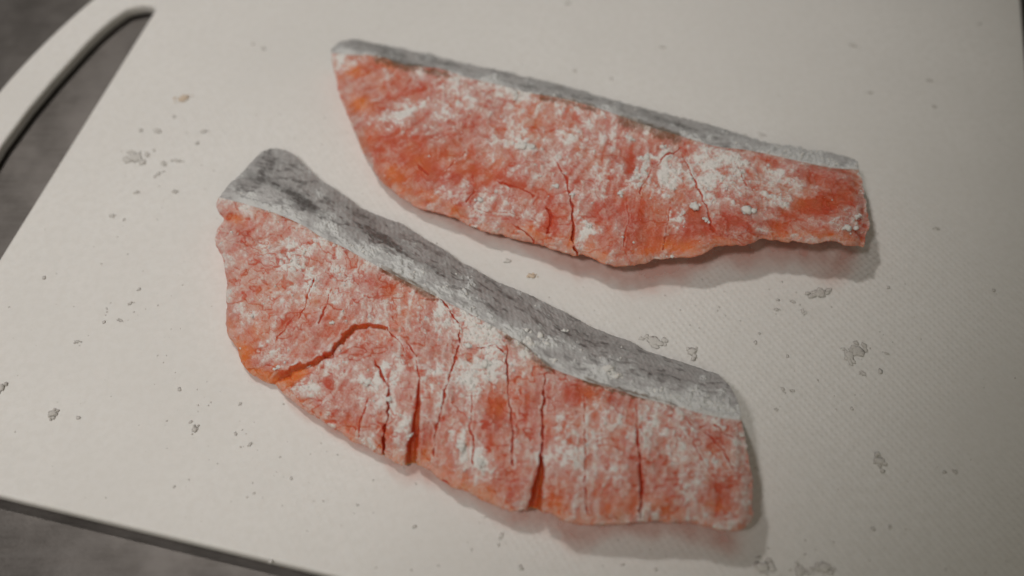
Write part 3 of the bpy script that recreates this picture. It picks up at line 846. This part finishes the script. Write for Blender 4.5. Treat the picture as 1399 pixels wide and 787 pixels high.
# added pink film: red light off the flesh, painted along each lower edge
def bounce_material():
    s = Nodes('painted_bounce')
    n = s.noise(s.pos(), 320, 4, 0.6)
    a = s.math('MULTIPLY', s.attr('tint_alpha'), s.math('ADD', 0.55, s.math('MULTIPLY', n, 0.9)), clamp=True)
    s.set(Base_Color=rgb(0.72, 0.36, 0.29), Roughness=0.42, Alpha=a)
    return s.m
M_BOUNCE = bounce_material()
def pink_bounce(front, reach, strength, seed, label):
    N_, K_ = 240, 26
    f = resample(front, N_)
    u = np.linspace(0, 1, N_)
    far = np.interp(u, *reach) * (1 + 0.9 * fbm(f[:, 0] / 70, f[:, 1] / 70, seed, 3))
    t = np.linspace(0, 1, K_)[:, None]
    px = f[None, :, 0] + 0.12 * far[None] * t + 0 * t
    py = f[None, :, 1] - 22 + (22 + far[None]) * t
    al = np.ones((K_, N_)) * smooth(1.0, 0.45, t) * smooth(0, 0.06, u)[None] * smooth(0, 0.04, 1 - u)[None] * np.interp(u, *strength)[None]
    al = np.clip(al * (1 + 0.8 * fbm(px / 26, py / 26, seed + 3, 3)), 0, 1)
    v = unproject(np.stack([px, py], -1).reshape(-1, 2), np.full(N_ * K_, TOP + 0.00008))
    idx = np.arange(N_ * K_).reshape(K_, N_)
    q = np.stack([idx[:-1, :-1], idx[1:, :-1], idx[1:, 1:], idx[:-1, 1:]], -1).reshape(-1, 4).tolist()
    o = mesh_object('bounce_film', v, q, M_BOUNCE, None, dict(tint_alpha=al.ravel()))
    describe(o, label, 'pink_bounce')
pink_bounce(front_fillet['front'], ([0, 0.3, 0.6, 1], [12, 24, 40, 48]), ([0, 0.3, 1], [0.15, 0.3, 0.36]), 901,
      'faint pink painted bounce light on the board along the lower edge of the nearer slice')
pink_bounce(back_fillet['front'], ([0, 0.3, 0.6, 1], [16, 34, 40, 60]), ([0, 0.25, 1], [0.2, 0.34, 0.40]), 917,
      'faint pink painted bounce light on the board along the lower edge of the farther slice')

# ------------------------------------------------------------------ crumbs and dust on the board
rng = np.random.default_rng(42)
def crumb(x, y, rpx, mat, label, stretch=1.2, ang=0.0, flat=0.22, name='flour_crumb', cat='flour crumb', group='flour crumbs scattered on the cutting board'):
    p = on_board(x, y)
    dist = np.linalg.norm(p - CAM)
    r = rpx * dist / FPX
    loc = (p[0], p[1], TOP + 0.0001)
    VV, FF, nn = [], [], 0
    ca, sa = math.cos(math.radians(-ang)), math.sin(math.radians(-ang))
    for k in range(int(5 + rpx * 0.9)):
        th = rng.uniform(0, 6.28)
        q = rng.uniform(0.45, 1.15) * r * np.array([math.cos(th) * stretch, math.sin(th) / stretch])
        if k == 0:
            q *= 0
        e = r * (0.62 if k == 0 else rng.uniform(0.10, 0.34))
        v, f = lump((q[0] * ca - q[1] * sa, q[0] * sa + q[1] * ca, e * flat * 0.3), e, flat * (1.0 if k == 0 else 1.5), rng, ICO2, 0.4, rng.uniform(1, max(stretch, 1) + 0.2), math.radians(-ang))
        v[:, 2] = v[:, 2] * np.abs(v[:, 2]) / (e * flat * 1.3)      # lens-shaped heaps with thin margins
        VV.append(v); FF += (f + nn).tolist(); nn += len(v)
    v, f = np.vstack(VV), np.array(FF)
    o = mesh_object(name, v, f.tolist(), mat)
    o.location = loc
    return describe(o, label, cat, group)

tiny = []                                            # crumbs too faint to pick out go into the dust
tiny += [(107, 571, 3), (245, 532, 3.5), (261, 576, 3), (170, 300, 2.5), (142, 440, 3.5), (190, 395, 3), (192, 178, 3.5), (238, 160, 3.5), (347, 674, 2.5), (1037, 456, 3), (1032, 468, 3.5),
         (1076, 487, 3), (1203, 508, 3.5), (1193, 723, 3.5), (1214, 393, 3), (1100, 739, 2), (1290, 645, 3), (1358, 397, 3), (1062, 410, 3), (1164, 558, 3), (1018, 186, 4), (345, 60, 3), (566, 720, 3),
         (370, 767, 3), (896, 778, 3.5), (850, 772, 2.5), (398, 654, 3), (238, 665, 2.5), (672, 472, 2), (60, 380, 3), (210, 205, 3), (835, 107, 3), (1337, 33, 3), (712, 776, 4)]
for x, y, r, st, an, lab in [
        (215, 179, 6, 1.5, 25, 'largest grey crumb of the upper left cluster, above the round smear'),
        (278, 180, 5.5, 1.3, -15, 'rightmost grey flour crumb of the upper left cluster on the board'),
        (269, 196, 4, 1.2, 0, 'pale flour crumb just below the rightmost crumb of the upper left cluster'),
        (224, 224, 5, 1.1, 0, 'roundish flour crumb close beside the round pale smear on the left'),
        (243, 220, 5, 2.2, 10, 'thin elongated flour streak to the right of the round pale smear'),
        (216, 238, 5, 1.6, -50, 'slanting elongated flour crumb below the right side of the round smear'),
        (240, 262, 4.5, 1.2, 20, 'flour crumb between the round smear and the tip of the broad silver skin'),
        (153, 295, 5, 1.3, 20, 'lone flour crumb nearest the straight left edge of the board'),
        (187, 263, 4.5, 1.2, 0, 'faint flour crumb directly below the round pale smear on the left'),
        (178, 415, 4, 1.6, -40, 'upper flour crumb of the pair left of the nearer slice'),
        (165, 438, 4, 1.8, 20, 'lower flour crumb of the pair left of the nearer slice'),
        (106, 467, 4, 1.5, 0, 'elongated flour crumb farther left than the pair beside the nearer slice'),
        (342, 607, 4, 1.8, -50, 'slanting flour crumb below the orange corner of the nearer slice'),
        (322, 593, 3.5, 1.3, 30, 'small flour crumb just left of the slanting crumb below the nearer slice'),
        (328, 552, 3.5, 1.3, -30, 'dark little flour crumb nearest the orange corner of the nearer slice'),
        (1083, 412, 4.5, 1.5, 30, 'flour crumb left of the wide grey lump by the tail shadow'),
        (1097, 426, 5, 1.2, 60, 'flour crumb just below the wide grey lump by the tail shadow'),
        (1060, 423, 4, 1.4, 10, 'leftmost flour crumb of the group round the wide grey lump'),
        (1070, 532, 4.5, 1.5, 60, 'left crumb of the touching pair right of the nearer slice'),
        (1083, 534, 4, 1.2, 0, 'right crumb of the touching pair right of the nearer slice'),
        (1061, 560, 3.5, 1.6, 40, 'single flour crumb nearest the right skin end of the nearer slice'),
        (1180, 511, 5, 1.4, 30, 'flour crumb at the lower end of the ragged patch on the right'),
        (1210, 483, 4, 1.3, 30, 'flour crumb standing apart to the right of the ragged patch'),
        (1305, 645, 4.5, 1.0, 60, 'faint flour crumb farthest right on the dim part of the board'),
        (1215, 720, 4, 1.0, 0, 'flour crumb on the dim board below the pale oblong lump'),
        (1280, 312, 4, 1.3, 0, 'lone flour crumb right of the tail end of the farther slice'),
        (785, 97, 4, 1.3, 30, 'lone flour crumb behind the middle of the narrow grey skin rim'),
        (1040, 184, 5, 1.6, 30, 'grey flour crumb touching the skin rim near the tail of the farther slice'),
        (1188, 127, 4, 1.6, 0, 'faint elongated crumb on the board above the tail of the farther slice'),
        (1277, 146, 4, 1.3, 40, 'lower faint crumb of the two near the top right of the board'),
        (1270, 110, 4, 1.5, 20, 'upper faint crumb of the two near the top right of the board'),
        (775, 5, 5, 1.3, 0, 'blurred flour crumb at the top edge of the photo'),
        (905, 65, 4, 1.4, 0, 'blurred faint crumb at the top of the board, middle of the photo'),
        (360, 67, 4, 1.4, 30, 'faint crumb left of the upper tip of the farther slice'),
        (1165, 62, 5, 1.8, 20, 'wide blurred flour speck at the top right of the board'),
        (685, 732, 5, 1.6, -60, 'upright flour crumb on the board in front of the nearer slice')]:
    crumb(x, y, r * 0.8, M_CRUMB if r < 4.6 else M_CRUMB_PALE, lab, st, an, 0.2)
G1 = None
crumb(945, 481, 9, M_CRUMB_PALE, 'grey flour flake standing behind the right end of the nearer slice', 1.1, -70, 0.5, 'flour_flake', 'flour flake', G1)
crumb(893, 466, 12, M_CRUMB_PALE, 'faint flat flour flake just behind the silver skin of the nearer slice', 1.4, 15, 0.12, 'flour_flake', 'flour flake', G1)
crumb(1202, 630, 9, M_CRUMB_PALE, 'pale oblong flour lump alone on the dim right part of the board', 0.75, 0, 0.5, 'flour_lump', 'flour lump', G1)
crumb(1041, 775, 12, M_CRUMB_PALE, 'round pale flour lump at the front edge of the photo, leftmost of three', 1.05, 0, 0.35, 'flour_lump', 'flour lump', G1)
crumb(1125, 776, 11, M_CRUMB_PALE, 'pale flour lump at the front edge of the photo, rightmost of three', 1.2, 0, 0.35, 'flour_lump', 'flour lump', G1)
crumb(1092, 780, 9, M_CRUMB_PALE, 'pale flour lump at the front edge of the photo, between two others', 1.2, 30, 0.35, 'flour_lump', 'flour lump', G1)
crumb(1118, 401, 10, M_CRUMB, 'wide grey flour lump just in front of the tail shadow of the farther slice', 1.4, -10, 0.3, 'flour_lump', 'flour lump', G1)
crumb(1172, 480, 11, M_CRUMB, 'ragged patch of damp flour on the dim board right of both slices', 0.9, 30, 0.14, 'flour_patch', 'flour patch', G1)
crumb(1160, 487, 9, M_CRUMB_PALE, 'thin pale flour patch beside the ragged patch on the right', 1.3, 60, 0.14, 'flour_patch', 'flour patch', G1)
crumb(185, 215, 13, M_CRUMB_PALE, 'round pale flour smear on the left of the board', 1.1, 0, 0.12, 'flour_patch', 'flour patch', G1)
crumb(250, 135, 8, M_ORANGE, 'yellowish crumb on the board near the handle hole', 1.4, -15, 0.15, 'flesh_crumb', 'crumb', G1)
crumb(726, 377, 6, M_ORANGE, 'tan flesh crumb on the board between the two salmon slices', 1.4, 5, 0.4, 'flesh_crumb', 'crumb', G1)
crumb(694, 357, 4.5, M_CRUMB_PALE, 'pale flour crumb on the bright board between the two salmon slices', 1.4, 5, 0.4, 'flour_crumb', 'flour crumb', G1)
crumb(72, 565, 7, M_CRUMB, 'round grey flour crumb at the far left of the board, next to the cut one', 1.0, 0, 0.5, 'flour_crumb', 'flour crumb', G1)
crumb(2, 530, 7, M_CRUMB, 'round grey flour crumb cut by the left edge of the photo', 1.0, 0, 0.5, 'flour_crumb', 'flour crumb', G1)
crumb(267, 587, 5.5, M_CRUMB, 'round grey flour crumb on the open board below the left tip of the nearer slice', 0.8, 0, 0.5, 'flour_crumb', 'flour crumb', G1)

# fine dust: too many to count
spec = []
for x, y, rp in tiny:
    p = on_board(x, y)
    r = 0.8 * rp * np.linalg.norm(p - CAM) / FPX
    spec.append(((p[0], p[1], TOP + r * 0.1), r, 0.3))
hot = [(200, 230, 90, 90), (160, 430, 70, 60), (1080, 470, 70, 80), (1180, 490, 40, 40), (900, 440, 90, 40), (560, 330, 60, 40), (700, 740, 150, 40), (450, 660, 100, 60), (1100, 770, 60, 20), (300, 590, 80, 50),
       (860, 100, 200, 60), (350, 150, 80, 60)]
for i in range(1000):
    if rng.random() < 0.6:
        hx = hot[rng.integers(len(hot))]
        x, y = rng.normal(hx[0], hx[2]), rng.normal(hx[1], hx[3])
    else:
        x, y = rng.uniform(-20, 1420), rng.uniform(-10, 800)
    p = on_board(x, y)
    av = (p[:2] - L0)
    a, n = av @ A_AXIS, av @ B_AXIS
    if n < 0.003 or n > WID - 0.003 or a < AB + 0.003 or a > AF - 0.003:
        continue
    r = 0.00006 + 0.00022 * rng.random() ** 3
    spec.append(((p[0], p[1], TOP + r * 0.15), r, rng.uniform(0.35, 0.6)))
dust = many_lumps('flour_dust', spec, M_CRUMB_PALE, None, ICO1, 77)
describe(dust, 'fine specks of flour dust strewn over the white board', 'flour', kind='stuff')
